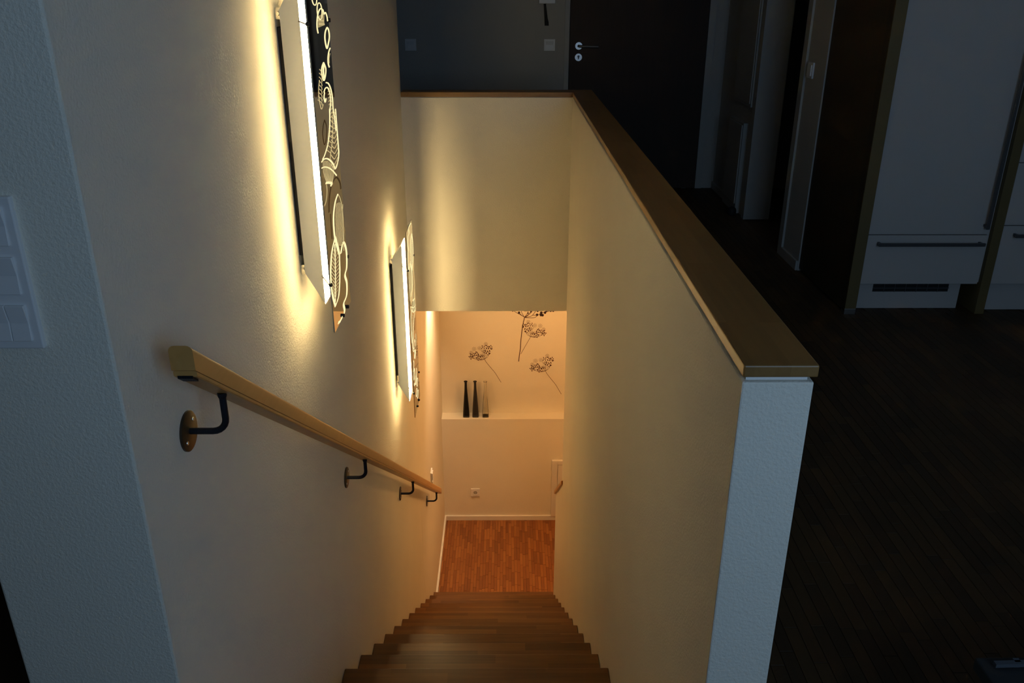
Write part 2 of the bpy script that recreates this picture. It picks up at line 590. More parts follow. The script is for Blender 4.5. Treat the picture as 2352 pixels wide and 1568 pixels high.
hand = thing('handrail', 'wooden handrail on black iron brackets along the left wall', 'handrail')
y_a, y_b = 1.19, 5.30
prof = []
hw, hh, rr = 0.0190, 0.052, 0.010
for cx_, cz_, a0 in ((hw - rr, hh - rr, 0), (-hw + rr, hh - rr, 90)):
    for k in range(5):
        a = math.radians(a0 + 90 * k / 4)
        prof.append((cx_ + rr * math.cos(a), cz_ + rr * math.sin(a)))
prof += [(-hw, 0.010), (-hw + 0.004, 0.010), (hw - 0.004, 0.010), (hw, 0.010)]
XRL = -0.506
bm = bmesh.new()
loft(bm, [[(XRL + x, y, rail_z(y) + z) for x, z in prof] for y in (y_a, y_b)])
obj('rail', bm, RAIL, hand, smooth=True)
bm = bmesh.new()
lp = [(-hw + 0.002, 0.0), (hw - 0.002, 0.0), (hw - 0.0005, 0.0025), (hw - 0.0005, 0.0085), (hw - 0.004, 0.0105), (-hw + 0.004, 0.0105), (-hw + 0.0005, 0.0085), (-hw + 0.0005, 0.0025)]
loft(bm, [[(XRL + x, y, rail_z(y) + z) for x, z in lp] for y in (y_a + 0.004, y_b - 0.004)])
tag(obj('under_strip', bm, RAIL, hand), 'narrow wooden strip under the rail groove')
bm = bmesh.new()
loft(bm, [[(XRL + x, y, rail_z(y) - 0.004 + z) for x, z in ((-0.012, 0), (0.012, 0), (0.012, 0.005), (-0.012, 0.005))] for y in (y_a + 0.002, y_a + 0.022)])
obj('end_block', bm, IRON, hand)
for by, bz in ((1.334, 0.709), (2.580, -0.174), (3.843, -1.071), (5.096, -1.957)):
    py = by
    zt = rail_z(py) + 0.002
    pts = [(XL + 0.004, by, bz), (XRL - 0.026, by, bz)]
    for k in range(1, 7):
        a = math.radians(90 * k / 6)
        pts.append((XRL - 0.026 + 0.026 * math.sin(a), by, bz + 0.026 * (1 - math.cos(a))))
    pts.append((XRL, by, zt))
    bm = bmesh.new()
    tube(bm, pts, 0.0062, 14)
    br = obj('bracket', bm, IRON, hand, smooth=True)
    bm = bmesh.new()
    tube(bm, [(XRL, by, zt - 0.011), (XRL, by, zt - 0.006), (XRL, by, zt)], [0.0065, 0.0082, 0.0082], 14)
    obj('collar', bm, IRON, br, smooth=True)
    bm = bmesh.new()
    tube(bm, [(XL - 0.001, by, bz), (XL + 0.004, by, bz), (XL + 0.0052, by, bz)], [0.0375, 0.0375, 0.0360], 40)
    obj('wall_plate', bm, PLATE, br, smooth=True)
    for s in (-1, 1):
        sy, sz = by + s * 0.020, bz + s * 0.014
        bm = bmesh.new()
        tube(bm, [(XL + 0.0048, sy, sz), (XL + 0.0066, sy, sz)], [0.0042, 0.0034], 12)
        obj('screw', bm, SCREW, br)

# ------------------------------------------------------------------ wall lamps with mirror panel
DIFF = mat('lit_diffuser', (0.85, 0.85, 0.83), 0.6)
DIFF.node_tree.nodes['Principled BSDF'].inputs['Emission Color'].default_value = (*LAMP_COL, 1)
DIFF.node_tree.nodes['Principled BSDF'].inputs['Emission Strength'].default_value = LAMP_STRENGTH
MIRROR = mat('mirror_glass', (0.62, 0.61, 0.57), 0.03, 1.0)
BACKING = mat('panel_back', (0.90, 0.89, 0.86), 0.35, 1.0)
ETCH = emit('backlit_etching', (1.0, 0.78, 0.36), 0.60)
ETCH_B = emit('backlit_etching_bright', (1.0, 0.82, 0.42), 1.2)
ETCH_D = mat('amber_etching', (0.30, 0.15, 0.04), 0.4)
HOUSE = mat('lamp_housing_grey', (0.27, 0.30, 0.36), 0.5)
CHROME = mat('lamp_clip_chrome', (0.8, 0.78, 0.72), 0.2, 1.0)
XP = -0.475
PY0, PY1, PZ0, PZ1 = 2.142, 2.394, 0.568, 1.556       # panel of the first lamp
PCY, PCZ = (PY0 + PY1) / 2, (PZ0 + PZ1) / 2


def panel_px(o, s):
    """crop coordinates of the photograph -> panel coordinates (dy, dz) about the panel centre"""
    def f(p):
        q = at_x(o[0] + p[0] / s, o[1] + p[1] / s, XP)
        return (q.y - PCY, q.z - PCZ)
    return f


A = panel_px((600, 0), 5.227)
B = panel_px((600, 250), 5.227)
D_ = panel_px((620, 500), 5.225)
LINES = []          # (points, width, bright)


def ln(f, pts, w=0.0022, br=0, sub=6):
    LINES.append(([f(p) for p in pts], w, br, sub))


# leaf with herringbone veins
leaf_l = [(783, 232), (745, 400), (731, 560), (729, 720), (745, 900), (786, 1062)]
leaf_r = [(783, 232), (810, 320), (832, 430), (836, 560), (838, 720), (826, 930), (786, 1062)]
ln(D_, leaf_l, 0.010, 1)
ln(D_, leaf_r, 0.008, 1)
ln(D_, [(778, 320), (786, 640), (784, 1010)], 0.005, 1)
for k in range(13):
    y = 380 + 44 * k
    w = math.sin(math.pi * (k + 2.5) / 17)
    ln(D_, [(783, y + 60), (783 - 44 * w, y)], 0.0030, 0)
    ln(D_, [(783, y + 60), (783 + 46 * w, y)], 0.0030, 0)
# scalloped outline beside the leaf
ln(D_, [(850, 430), (868, 330), (884, 296), (908, 350), (921, 450), (920, 600), (900, 690), (922, 780), (920, 930), (884, 1030), (896, 1110), (872, 1215), (820, 1260)], 0.012, 1)
ln(D_, [(836, 420), (840, 520), (845, 640)], 0.004, 0)
# tall leaf with lines
ln(B, [(920, 1020), (890, 1110), (872, 1230), (868, 1340), (876, 1480), (896, 1600), (935, 1740)], 0.010, 1)
ln(B, [(922, 1022), (952, 1090), (975, 1220), (988, 1400), (992, 1568), (990, 1700)], 0.004, 0)
for k in range(6):
    x = 897 + 15 * k
    ln(B, [(x + 8, 1120 + 8 * abs(k - 2)), (x, 1300), (x + 6, 1480), (x + 18, 1640)], 0.0022, 0)
# amber ring
ln(B, [(815, 1240), (818, 1080), (840, 930), (880, 840), (912, 826), (944, 880), (956, 960)], 0.012, 2)
ln(B, [(850, 1560), (838, 1380), (830, 1260)], 0.006, 2)
# fan
ln(B, [(722, 640), (752, 605), (790, 597), (830, 622), (868, 670), (884, 720)], 0.006, 1)
ln(B, [(724, 712), (756, 698), (800, 704), (850, 735), (906, 800)], 0.005, 1)
for k in range(9):
    x = 744 + 15 * k
    ln(B, [(x, 622 + (10 * max(0, k - 3))), (x + 4, 760), (790 + 8 * k, 895)], 0.0020, 0)
ln(B, [(775, 890), (810, 885), (850, 895), (832, 925)], 0.012, 1)
ln(B, [(784, 910), (790, 1000), (778, 1110), (758, 1165)], 0.004, 0)
# scale column
ln(B, [(820, 0), (823, 140), (818, 270), (800, 420), (765, 545), (735, 610)], 0.006, 1)
ln(B, [(890, 0), (905, 150), (920, 330), (930, 460), (928, 580), (905, 690), (886, 722)], 0.007, 1)
ln(B, [(858, 90), (860, 240), (850, 420), (835, 520), (828, 610)], 0.004, 0)
for k, y in enumerate((40, 95, 150, 205, 260, 318, 372, 430, 490, 552, 610, 660)):
    xa, xb = 848 - 0.02 * y, 890 + 0.06 * y if y < 520 else 918
    dip = 16 + 3.0 * k
    ln(B, [(xa, y), ((xa + xb) / 2 - 8, y + dip), ((xa + xb) / 2 + 8, y + dip), (xb, y - 30)], 0.0042, 0)
for k in range(7):
    y = 120 + 62 * k
    ln(B, [(822 - 6 * k, y), (855 - 3 * k, y + 40)], 0.0030, 0)
# dim oval
ln(B, [(760, 130), (742, 220), (738, 320), (760, 430), (782, 350), (786, 220), (760, 130)], 0.004, 2)
# upper forms
ln(A, [(683, 400), (671, 330), (671, 240), (685, 150), (712, 104), (742, 124), (752, 170), (770, 150), (788, 195), (797, 255)], 0.006, 1)
for k in range(5):
    ln(A, [(688 + 16 * k, 190 - 8 * k), (690 + 15 * k, 330 - 6 * k)], 0.0032, 0)
    ln(A, [(682 + 15 * k, 240), (700 + 15 * k, 300)], 0.0025, 0)
ln(A, [(790, 328), (770, 380), (764, 450), (774, 530), (790, 580), (806, 520), (818, 440), (808, 360), (790, 328)], 0.008, 1)
ln(A, [(850, 600), (830, 578), (812, 620), (802, 690), (804, 760), (818, 808)], 0.007, 1)
ln(A, [(826, 640), (814, 700), (816, 760)], 0.004, 0)
ln(A, [(748, 748), (730, 800), (724, 860), (735, 930), (755, 965), (772, 900), (774, 820), (748, 748)], 0.006, 1)
ln(A, [(750, 775), (746, 860), (756, 940)], 0.010, 1)
ln(A, [(700, 960), (690, 1060), (694, 1180), (722, 1310), (746, 1250)], 0.004, 0)
for k in range(9):
    y = 830 + 46 * k
    ln(A, [(698 - 0.02 * k * y / 10, y), (724, y + 34), (730, y + 66)], 0.0030, 0)
ln(A, [(776, 990), (808, 1005), (838, 1080), (856, 1190), (862, 1300), (880, 1420), (896, 1568)], 0.006, 1)
ln(A, [(752, 1110), (768, 1062), (796, 1052), (822, 1110), (834, 1220), (824, 1340), (822, 1500)], 0.006, 1)
for k in range(9):
    y = 1040 + 40 * k
    ln(A, [(800 + 3.0 * k, y + 60), (828 + 5 * k, y + 10)], 0.0034, 0)
ln(A, [(760, 1110), (754, 1170), (768, 1226), (778, 1180)], 0.006, 1)
# forms above the picture edge, so that the panel goes on
for k in range(4):
    c0 = (0.02 - 0.05 * (k % 2), 0.33 + 0.035 * k)
    LINES.append(([(c0[0] + 0.03 * math.cos(a), c0[1] + 0.02 * math.sin(a)) for a in [math.pi * j / 4 for j in range(9)]], 0.004, 1, 4))


def wall_lamp(label, oy, oz, flip):
    """oy, oz: shift from the first lamp's panel; flip turns the panel by half a turn"""
    t = thing('wall_lamp', label, 'wall lamp', 'wall lamps with ornamented mirror panels', (XL, PCY + oy, PCZ + oz))
    t.location = (0, 0, 0)
    cy, cz = PCY + oy, PCZ + oz
    y0, y1, z0, z1 = cy - 0.126, cy + 0.126, cz - 0.494, cz + 0.494
    # housing: a tapered tray, larger at its front
    xr, xb = -0.508, -0.563
    fr = [(y0 + 0.060, z0 + 0.062), (y1 - 0.060, z0 + 0.062), (y1 - 0.060, z1 - 0.078), (y0 + 0.060, z1 - 0.078)]
    bk = [(y0 + 0.086, z0 + 0.145), (y1 - 0.086, z0 + 0.145), (y1 - 0.086, z1 - 0.160), (y0 + 0.086, z1 - 0.160)]
    bm = bmesh.new()
    loft(bm, [[(xb, y, z) for y, z in bk], [(xr, y, z) for y, z in fr]], cap1=False)
    obj('housing', bm, HOUSE, t)
    bm = bmesh.new()
    i = 0.003
    box(bm, xr - 0.003, xr - 0.001, fr[0][0] + i, fr[1][0] - i, fr[0][1] + i, fr[2][1] - i)
    obj('diffuser', bm, DIFF, t)
    boxo('back_rail', (XL - 0.001, xb + 0.001, cy - 0.019, cy + 0.019, z0 + 0.19, z1 - 0.20), BLACK, t, 0.002)
    for zz in (z0 + 0.150, z1 - 0.168):
        bm = bmesh.new()
        box(bm, XL - 0.001, xb + 0.004, cy - 0.024, cy + 0.024, zz - 0.014, zz + 0.014)
        tube(bm, [(XL + 0.009, cy - 0.034, zz), (XL + 0.009, cy - 0.023, zz)], 0.006, 10)
        obj('mounting_clip', bm, CHROME, t, 0.0015)
    # mirror panel and its white back
    p = boxo('mirror_panel', (XP - 0.003, XP, y0, y1, z0, z1), MIRROR, t)
    boxo('panel_back', (XP - 0.0045, XP - 0.0028, y0 + 0.002, y1 - 0.002, z0 + 0.002, z1 - 0.002), BACKING, p)
    sg = -1 if flip else 1
    place = lambda a, b, d: (XP + d, cy + sg * a, cz + sg * b)
    for br, nm, mt in ((0, 'etched_lines', ETCH), (1, 'etched_outline', ETCH_B), (2, 'amber_line', ETCH_D)):
        bm = bmesh.new()
        for pts, w, b_, sub in LINES:
            if b_ == br:
                pl = [q for q in smooth_line(pts, sub) if abs(q.x) < 0.1235 and abs(q.y) < 0.491]
                if len(pl) > 1:
                    ribbon(bm, [Vector((q.x / 4, q.y)) for q in pl], (0.0004 + 0.24 * w) if br != 1 else (0.0006 + 0.36 * w), lambda a, b, d: place(a * 4, b, d), 0.0006)
        tag(obj(nm, bm, mt, p), kind='stuff')
    # clips that hold the panel to the housing, and screws on its far edge
    for yy, ye, s in ((y0, fr[0][0], -1), (y1, fr[1][0], 1)):
        for zz in (z0 + 0.145, z1 - 0.185):
            bm = bmesh.new()
            tube(bm, [(xr - 0.002, ye, zz), (XP - 0.004, yy + s * 0.002, zz - 0.004), (XP + 0.003, yy + s * 0.003, zz - 0.004)], 0.0022, 8)
            tube(bm, [(XP - 0.004, yy + s * 0.003, zz - 0.004), (XP + 0.004, yy + s * 0.003, zz - 0.004)], 0.0055, 10)
            obj('panel_clip', bm, IRON, t)
    for yy, zz in ((y0 + 0.118, z0 + 0.006), (y0 + 0.190, z0 + 0.006)):
        bm = bmesh.new()
        tube(bm, [(XP - 0.001, yy, zz), (XP + 0.005, yy, zz), (XP + 0.006, yy, zz)], [0.0055, 0.0055, 0.004], 12)
        obj('panel_screw', bm, IRON, t)
    return t


wall_lamp('upper glowing wall lamp with dark mirror panel and gold leaf pattern, above the handrail bracket', 0, 0, False)
wall_lamp('lower glowing wall lamp with mirror panel, beside the hanging header wall', 1.702, -1.177, True)

# ------------------------------------------------------------------ switches and sockets
def switch_y(name, label, xc, zc, y, gangs, group=None, split=-1, size=0.081):
    """switch plate facing -y, gangs stacked downwards"""
    t = thing(name, label, 'light switch', group)
    pitch = 0.071
    h = size + pitch * (gangs - 1)
    boxo('cover_plate', (xc - size / 2, xc + size / 2, y - 0.009, y + 0.001, zc - h / 2, zc + h / 2), PLASTIC, t, 0.002)
    for g in range(gangs):
        zz = zc + (gangs - 1) / 2 * pitch - g * pitch
        r = 0.0275
        parts = [(xc - r, xc + r)] if g != split else [(xc - r, xc - 0.0006), (xc + 0.0006, xc + r)]
        for a, b in parts:
            bm = bmesh.new()
            prism_x(bm, [(y - 0.008, zz - r), (y - 0.0125, zz - r), (y - 0.0105, zz), (y - 0.0150, zz + r), (y - 0.008, zz + r)], a, b)
            obj('rocker', bm, PLASTIC, t, 0.0008, 1)
    return t


switch_y('light_switch', 'white triple switch plate on the bluish end face of the left wall', -0.7115, 1.077, YL, 3, None, 2)
switch_y('light_switch', 'white single switch beside the dark entrance door', 0.316, 1.057, YHALL, 1)
switch_y('light_switch', 'white single switch on the hall wall behind the left wall edge', -0.703, 1.057, YHALL, 1)

# switch on the corridor stub (faces -x) and on the lower left wall (faces +x)
t = thing('light_switch', 'small white switch on the corridor wall beside the doorway', 'light switch')
boxo('cover_plate', (XCOR - 0.009, XCOR + 0.001, 4.586, 4.667, 1.005, 1.086), PLASTIC, t, 0.002)
boxo('rocker', (XCOR - 0.015, XCOR - 0.008, 4.599, 4.654, 1.018, 1.073), PLASTIC, t, 0.001)
t = thing('light_switch', 'white double switch behind the lower end of the handrail', 'light switch')
boxo('cover_plate', (XL - 0.001, XL + 0.009, 5.43, 5.511, -2.085, -1.933), PLASTIC, t, 0.002)
for zz in (-1.9735, -2.0445):
    boxo('rocker', (XL + 0.008, XL + 0.015, 5.443, 5.498, zz - 0.0275, zz + 0.0275), PLASTIC, t, 0.001)

t = thing('wall_socket', 'white power socket low on the end wall under the ledge', 'socket')
sx, sz = -0.291, -2.833
boxo('cover_plate', (sx - 0.0405, sx + 0.0405, YN - 0.010, YN + 0.001, sz - 0.0405, sz + 0.0405), PLASTIC, t, 0.002)
bm = bmesh.new()
ring = lambda r, y, n=28: [(sx + r * math.cos(2 * math.pi * k / n), y, sz + r * math.sin(2 * math.pi * k / n)) for k in range(n)]
loft(bm, [ring(0.025, YN - 0.0095), ring(0.025, YN - 0.013), ring(0.0205, YN - 0.013), ring(0.0185, YN - 0.0102)], cap0=False)
obj('socket_rim', bm, PLASTIC, t, smooth=True)
bm = bmesh.new()
loft(bm, [ring(0.0183, YN - 0.0100), ring(0.0183, YN - 0.0106)])
obj('socket_well', bm, mat('socket_shade', (0.45, 0.44, 0.42), 0.5), t)
for s in (-1, 1):
    bm = bmesh.new()
    tube(bm, [(sx + s * 0.0095, YN - 0.0104, sz), (sx + s * 0.0095, YN - 0.0112, sz)], 0.0028, 10)
    obj('pin_hole', bm, PLASTIC_D, t)

# ------------------------------------------------------------------ access door on the end wall
t = thing('access_door', 'low white framed access door above the skirting board', 'door')
bm = bmesh.new()
ax0, ax1, az0, az1 = 0.408, 1.05, ZF + 0.047, -2.49
for d in ((ax0, ax0 + 0.05, az0, az1), (ax1 - 0.05, ax1, az0, az1), (ax0 + 0.05, ax1 - 0.05, az1 - 0.04, az1), (ax0 + 0.05, ax1 - 0.05, az0, az0 + 0.04)):
    box(bm, d[0], d[1], YN - 0.024, YN + 0.001, d[2], d[3])
obj('frame', bm, PAINT, t, 0.0015)
boxo('leaf', (ax0 + 0.053, ax1 - 0.053, YN - 0.020, YN + 0.001, az0 + 0.043, az1 - 0.043), PAINT, t, 0.002)

# ------------------------------------------------------------------ vases on the ledge
def vase(label, x, m):
    y, z = 6.600, ZLEDGE
    n = 32
    def sect(w, sq, zz):
        out = []
        for k in range(n):
            a = 2 * math.pi * k / n
            c, s = math.cos(a), math.sin(a)
            e = 2 + 8 * sq
            rr = (abs(c) ** e + abs(s) ** e) ** (-1 / e)
            out.append((x + w * rr * c, y + w * rr * s, z + zz))
        return out
    outer = [(0.027, 1, 0), (0.029, 1, 0.003), (0.0285, 1, 0.03), (0.0245, 0.9, 0.10), (0.0195, 0.7, 0.17), (0.0150, 0.4, 0.23), (0.0120, 0.1, 0.275), (0.0112, 0, 0.315), (0.0116, 0, 0.334), (0.0160, 0, 0.341), (0.0165, 0, 0.344), (0.0150, 0, 0.3455)]
    inner = [(0.0098, 0, 0.338), (0.0092, 0, 0.315), (0.0100, 0.1, 0.275), (0.0130, 0.4, 0.23), (0.0172, 0.7, 0.17), (0.0220, 0.9, 0.10), (0.0262, 1, 0.022), (0.0250, 1, 0.010)]
    bm = bmesh.new()
    loft(bm, [sect(*s) for s in outer + inner])
    o = obj('bottle_vase', bm, m, None, smooth=True)
    return tag(o, label, 'vase', 'slim bottle vases on the ledge')


BG1 = mat('black_glass', (0.010, 0.012, 0.012), 0.12)
BG2 = mat('smoky_black_glass', (0.030, 0.032, 0.032), 0.16)
CG = bpy.data.materials.new('clear_glass')
CG.use_nodes = True
gb = CG.node_tree.nodes['Principled BSDF']
gb.inputs['Base Color'].default_value = (0.97, 0.97, 0.95, 1)
gb.inputs['Roughness'].default_value = 0.03
gb.inputs['IOR'].default_value = 1.45
gb.inputs['Transmission Weight'].default_value = 1.0
vase('deep black slim bottle vase, the one farthest from the clear vase', -0.361, BG1)
vase('smoky black slim bottle vase between the black and the clear vase', -0.279, BG2)
vase('clear glass slim bottle vase at the end of the row', -0.190, CG)

# ------------------------------------------------------------------ flower decals on the niche wall
INK = mat('brown_decal', (0.080, 0.024, 0.008), 0.7)
INK_L = mat('light_brown_decal', (0.13, 0.052, 0.02), 0.7)
INK_D = mat('plum_decal', (0.035, 0.016, 0.020), 0.7)
MPP = 0.00405                                   # metres for one photograph pixel on that wall


def decal_place(hub):
    h = at_y(hub[0], hub[1], YNB)
    pp = at_y(hub[0] + 10, hub[1], YNB)
    pq = at_y(hub[0], hub[1] + 10, YNB)
    kx, kz = (pp.x - h.x) / 10, (pq.z - h.z) / 10
    return lambda a, b, d: (h.x + a * kx, YNB + 0.0004 - 0.0014 * (d > 0), h.z + b * kz)


S = 13.06
HUB = (690, 710)
rel = lambda p: ((p[0] - HUB[0]) / S, (p[1] - HUB[1]) / S)
DARK = [(625, 315), (640, 355), (615, 395), (690, 330), (685, 385), (735, 305), (765, 312), (790, 345), (745, 375), (760, 400), (830, 335), (850, 348), (820, 380), (812, 402), (885, 312), (915, 352), (880, 385), (895, 412), (920, 400), (715, 445), (725, 480), (775, 470), (795, 490), (845, 455), (850, 485), (760, 520), (690, 520), (825, 530), (855, 540), (835, 555), (792, 582), (740, 535),
        (440, 495), (470, 512), (495, 550), (510, 575), (430, 535), (400, 540), (360, 540), (325, 570), (290, 570), (265, 555), (390, 580), (440, 590), (350, 600), (400, 612), (330, 625), (285, 615), (310, 645), (265, 625), (470, 600), (515, 610), (500, 640), (555, 625), (565, 650), (470, 660), (440, 675), (370, 680), (320, 672), (262, 665), (285, 706), (226, 636), (470, 700), (520, 685), (535, 700), (582, 715), (500, 740), (350, 632), (575, 640)]
LIGHT = [((385, 410), 55), ((548, 385), 52), ((735, 262), 50), ((650, 590), 58), ((672, 470), 40), ((292, 520), 50), ((620, 620), 36)]
BRANCH = [[(690, 710), (560, 730), (440, 720), (365, 685)], [(690, 710), (600, 735), (510, 740)], [(690, 710), (600, 690), (560, 650)], [(690, 710), (690, 640), (650, 590)], [(690, 710), (700, 600), (690, 520), (620, 490), (590, 430)], [(690, 710), (745, 640), (745, 530)], [(690, 710), (780, 650), (830, 560)], [(690, 710), (640, 640), (600, 600), (560, 570)]]
STEM = [(690, 710), (735, 790), (820, 900), (930, 1030), (1010, 1130), (1090, 1260), (1185, 1415)]


def umbel(label, hub, flip=1, rot=0.0, stem=None):
    t = thing('flower_decal', label, 'wall decal', 'flower decals on the niche wall')
    place = decal_place(hub)
    ca, sa = math.cos(rot), math.sin(rot)
    def tr(p):
        x, y = rel(p)
        x *= flip
        return (x * ca - y * sa, x * sa + y * ca)
    bm = bmesh.new()
    st = [(p[0] - hub[0], p[1] - hub[1]) for p in stem] if stem else [tr(p) for p in STEM]
    ribbon(bm, smooth_line(st, 5), 0.85, place, 1)
    obj('stem', bm, INK_L, t)
    bm = bmesh.new()
    for b in BRANCH:
        ribbon(bm, smooth_line([tr(p) for p in b], 5), 0.55, place, 1)
    obj('branches', bm, INK_L, t)
    bm = bmesh.new()
    rnd = random.Random(3)
    for p in DARK:
        q = tr((p[0], p[1]))
        dot(bm, q, 1.15 + 0.25 * rnd.random(), place, 1, 8)
    tag(obj('seed_heads', bm, INK, t), kind='stuff')
    bm = bmesh.new()
    for c, r in LIGHT:
        for k in range(9):
            a = 2 * math.pi * k / 9 + c[0]
            q = tr((c[0] + r * math.cos(a), c[1] + r * math.sin(a)))
            dot(bm, q, 0.62, place, 1, 6)
            q = tr((c[0] + 0.45 * r * math.cos(a + 1), c[1] + 0.45 * r * math.sin(a + 1)))
            dot(bm, q, 0.5, place, 1, 6)
    tag(obj('small_seeds', bm, INK_L, t), kind='stuff')


umbel('brown umbel flower decal leaning over the three vases', (1112.8, 824.4))
umbel('brown umbel flower decal lowest and farthest from the vases', (1252.8, 851.5))
umbel('brown umbel flower decal leaning the other way, beside the tall plum stem', (1218.9, 773.0), -1, math.radians(-4), [(1218.9, 773), (1208.2, 792), (1196.5, 812.8)])

t = thing('flower_decal', 'large plum flower decal with thick stem, half hidden by the header wall', 'wall decal', 'flower decals on the niche wall')
hub = (1204.9, 727.9)
place = decal_place(hub)
r2 = lambda p: ((p[0] - 420) / 12.06, (p[1] - 336) / 12.06)
bm = bmesh.new()
ribbon(bm, smooth_line([r2(p) for p in [(420, 336), (385, 500), (350, 720), (325, 950), (305, 1230), (270, 1500), (262, 1590)]], 5), 1.75, place, 1)
obj('stem', bm, INK, t)
bm = bmesh.new()
for b in ([(420, 340), (300, 270), (140, 180), (40, 80)], [(420, 340), (330, 280), (265, 215)], [(420, 340), (370, 270), (330, 180), (310, 60)], [(420, 340), (480, 260), (510, 180), (500, 40)], [(430, 345), (540, 270), (620, 180), (700, 20)],
          [(430, 345), (560, 325), (640, 280), (720, 180), (800, 60)], [(640, 285), (760, 280)], [(430, 350), (560, 357), (700, 348), (770, 300), (860, 240), (985, 205), (1140, 160)], [(510, 190), (515, 225)], [(420, 340), (490, 290), (590, 195)]):
    ribbon(bm, smooth_line([r2(p) for p in b], 5), 0.95, place, 1)
obj('branches', bm, INK, t)
bm = bmesh.new()
for x, y, r in ((265, 215, 33), (765, 273, 34), (880, 218, 37), (872, 278, 38), (918, 284, 36), (985, 215, 34), (92, 165, 22), (512, 228, 20), (595, 190, 22), (780, 170, 28), (1020, 172, 30), (1140, 165, 30), (1210, 165, 30), (430, 160, 20), (470, 158, 20),
                (40, 80, 34), (310, 60, 34), (500, 40, 34), (700, 20, 36), (800, 60, 36), (900, 100, 36), (1060, 90, 36), (180, 60, 34), (620, 70, 34)):
    dot(bm, r2((x, y)), r / 12.06, place, 1, 16)
tag(obj('seed_heads', bm, INK_D, t), kind='stuff')

# ------------------------------------------------------------------ lamps of the lower hall (behind the walls)
PP = Vector((0.80, 5.42, -0.93))
t = thing('pendant_lamp', 'warm glass pendant lamp of the lower hall', 'pendant lamp')
bm = bmesh.new()
n = 36
prof_ = [(0.022, 0.070), (0.060, 0.060), (0.100, 0.010), (0.128, -0.060), (0.140, -0.130)]
loft(bm, [[(PP.x + r * math.cos(2 * math.pi * k / n), PP.y + r * math.sin(2 * math.pi * k / n), PP.z + z) for k in range(n)] for r, z in prof_], cap1=False)
obj('shade', bm, emit('lit_amber_shade', WARM, PENDANT_SHADE), t, smooth=True)
bm = bmesh.new()
loft(bm, [[(PP.x + r * math.cos(2 * math.pi * k / n), PP.y + r * math.sin(2 * math.pi * k / n), PP.z + z) for k in range(n)] for r, z in [(r - 0.004, z - 0.002) for r, z in prof_[:-1]] + [(0.1365, -0.130)]], cap1=False)
obj('shade_glow_block', bm, mat('shade_glow_block', (0.45, 0.30, 0.16), 0.7), t, smooth=True)  # added inner shell, keeps the glowing shade from lighting downwards
bm = bmesh.new()
tube(bm, [PP + Vector((0, 0, 0.068)), (PP.x, PP.y, ZSL + 0.001)], 0.004, 8)
obj('cord', bm, BLACK, t)
bm = bmesh.new()
tube(bm, [(PP.x, PP.y, ZSL - 0.03), (PP.x, PP.y, ZSL + 0.001)], [0.03, 0.05], 20)
obj('ceiling_rose', bm, PAINT, t)
pl = bpy.data.lights.new('pendant_bulb', 'POINT')
pl.energy, pl.color, pl.shadow_soft_size = PENDANT_POWER, WARM, 0.03
po = bpy.data.objects.new('pendant_bulb', pl)
C.objects.link(po)
po.location = PP
po.parent = t

SP = Vector((-0.40, 5.85, ZSL))
t = thing('ceiling_downlight', 'small recessed downlight washing the left wall of the lower hall', 'downlight')
bm = bmesh.new()
rg = lambda r, z: [(SP.x + r * math.cos(2 * math.pi * k / 28), SP.y + r * math.sin(2 * math.pi * k / 28), z) for k in range(28)]
loft(bm, [rg(0.048, ZSL + 0.001), rg(0.046, ZSL - 0.004), rg(0.034, ZSL - 0.004), rg(0.030, ZSL + 0.0005)], cap0=False, cap1=False)
obj('ring', bm, STEEL, t, smooth=True)
sl = bpy.data.lights.new('downlight_beam', 'SPOT')
sl.energy, sl.color, sl.spot_size, sl.spot_blend, sl.shadow_soft_size = SPOT_POWER, (1.0, 0.68, 0.38), math.radians(86), 1.0, 0.03
so = bpy.data.objects.new('downlight_beam', sl)
C.objects.link(so)
so.location = (SP.x, SP.y, ZSL - 0.012)
so.rotation_euler = (0, math.radians(22), 0)          # tilted towards the left wall
so.parent = t

# ------------------------------------------------------------------ hall: entrance door, intercom
door = bpy.data.objects.new('door_1', None)
C.objects.link(door)
struct(door, 'dark brown entrance door with steel lever handle', 'door')
boxo('door_leaf', (0.462, 1.468, YHALL - 0.022, YHALL + 0.001, 0.004, 2.06), DOORW, door, 0.002)
bm = bmesh.new()
box(bm, 0.425, 0.459, YHALL - 0.014, YHALL + 0.001, 0, 2.10)
box(bm, 1.471, 1.52, YHALL - 0.014, YHALL + 0.001, 0, 2.10)
box(bm, 0.459, 1.471, YHALL - 0.014, YHALL + 0.001, 2.063, 2.10)
obj('door_frame', bm, TRIM_H, door)
yd = YHALL - 0.022
bm = bmesh.new()
tube(bm, [(0.529, yd + 0.001, 1.052), (0.529, yd - 0.008, 1.052)], 0.026, 28)
rz = obj('handle_rosette', bm, STEEL, door, smooth=True)
bm = bmesh.new()
tube(bm, [(0.529, yd - 0.006, 1.052), (0.529, yd - 0.035, 1.052), (0.533, yd - 0.046, 1.052), (0.545, yd - 0.050, 1.051), (0.60, yd - 0.050, 1.050), (0.668, yd - 0.050, 1.049)], 0.0095, 14)
obj('handle_lever', bm, GREYM, rz, smooth=True)
bm = bmesh.new()
tube(bm, [(0.529, yd + 0.001, 0.973), (0.529, yd - 0.008, 0.973)], 0.026, 28)
lk = obj('lock_rosette', bm, STEEL, door, smooth=True)
bm = bmesh.new()
tube(bm, [(0.529, yd - 0.008, 0.979), (0.529, yd - 0.012, 0.979)], 0.0085, 14)
box(bm, 0.525, 0.533, yd - 0.012, yd - 0.006, 0.960, 0.977)
obj('cylinder', bm, GREYM, lk)

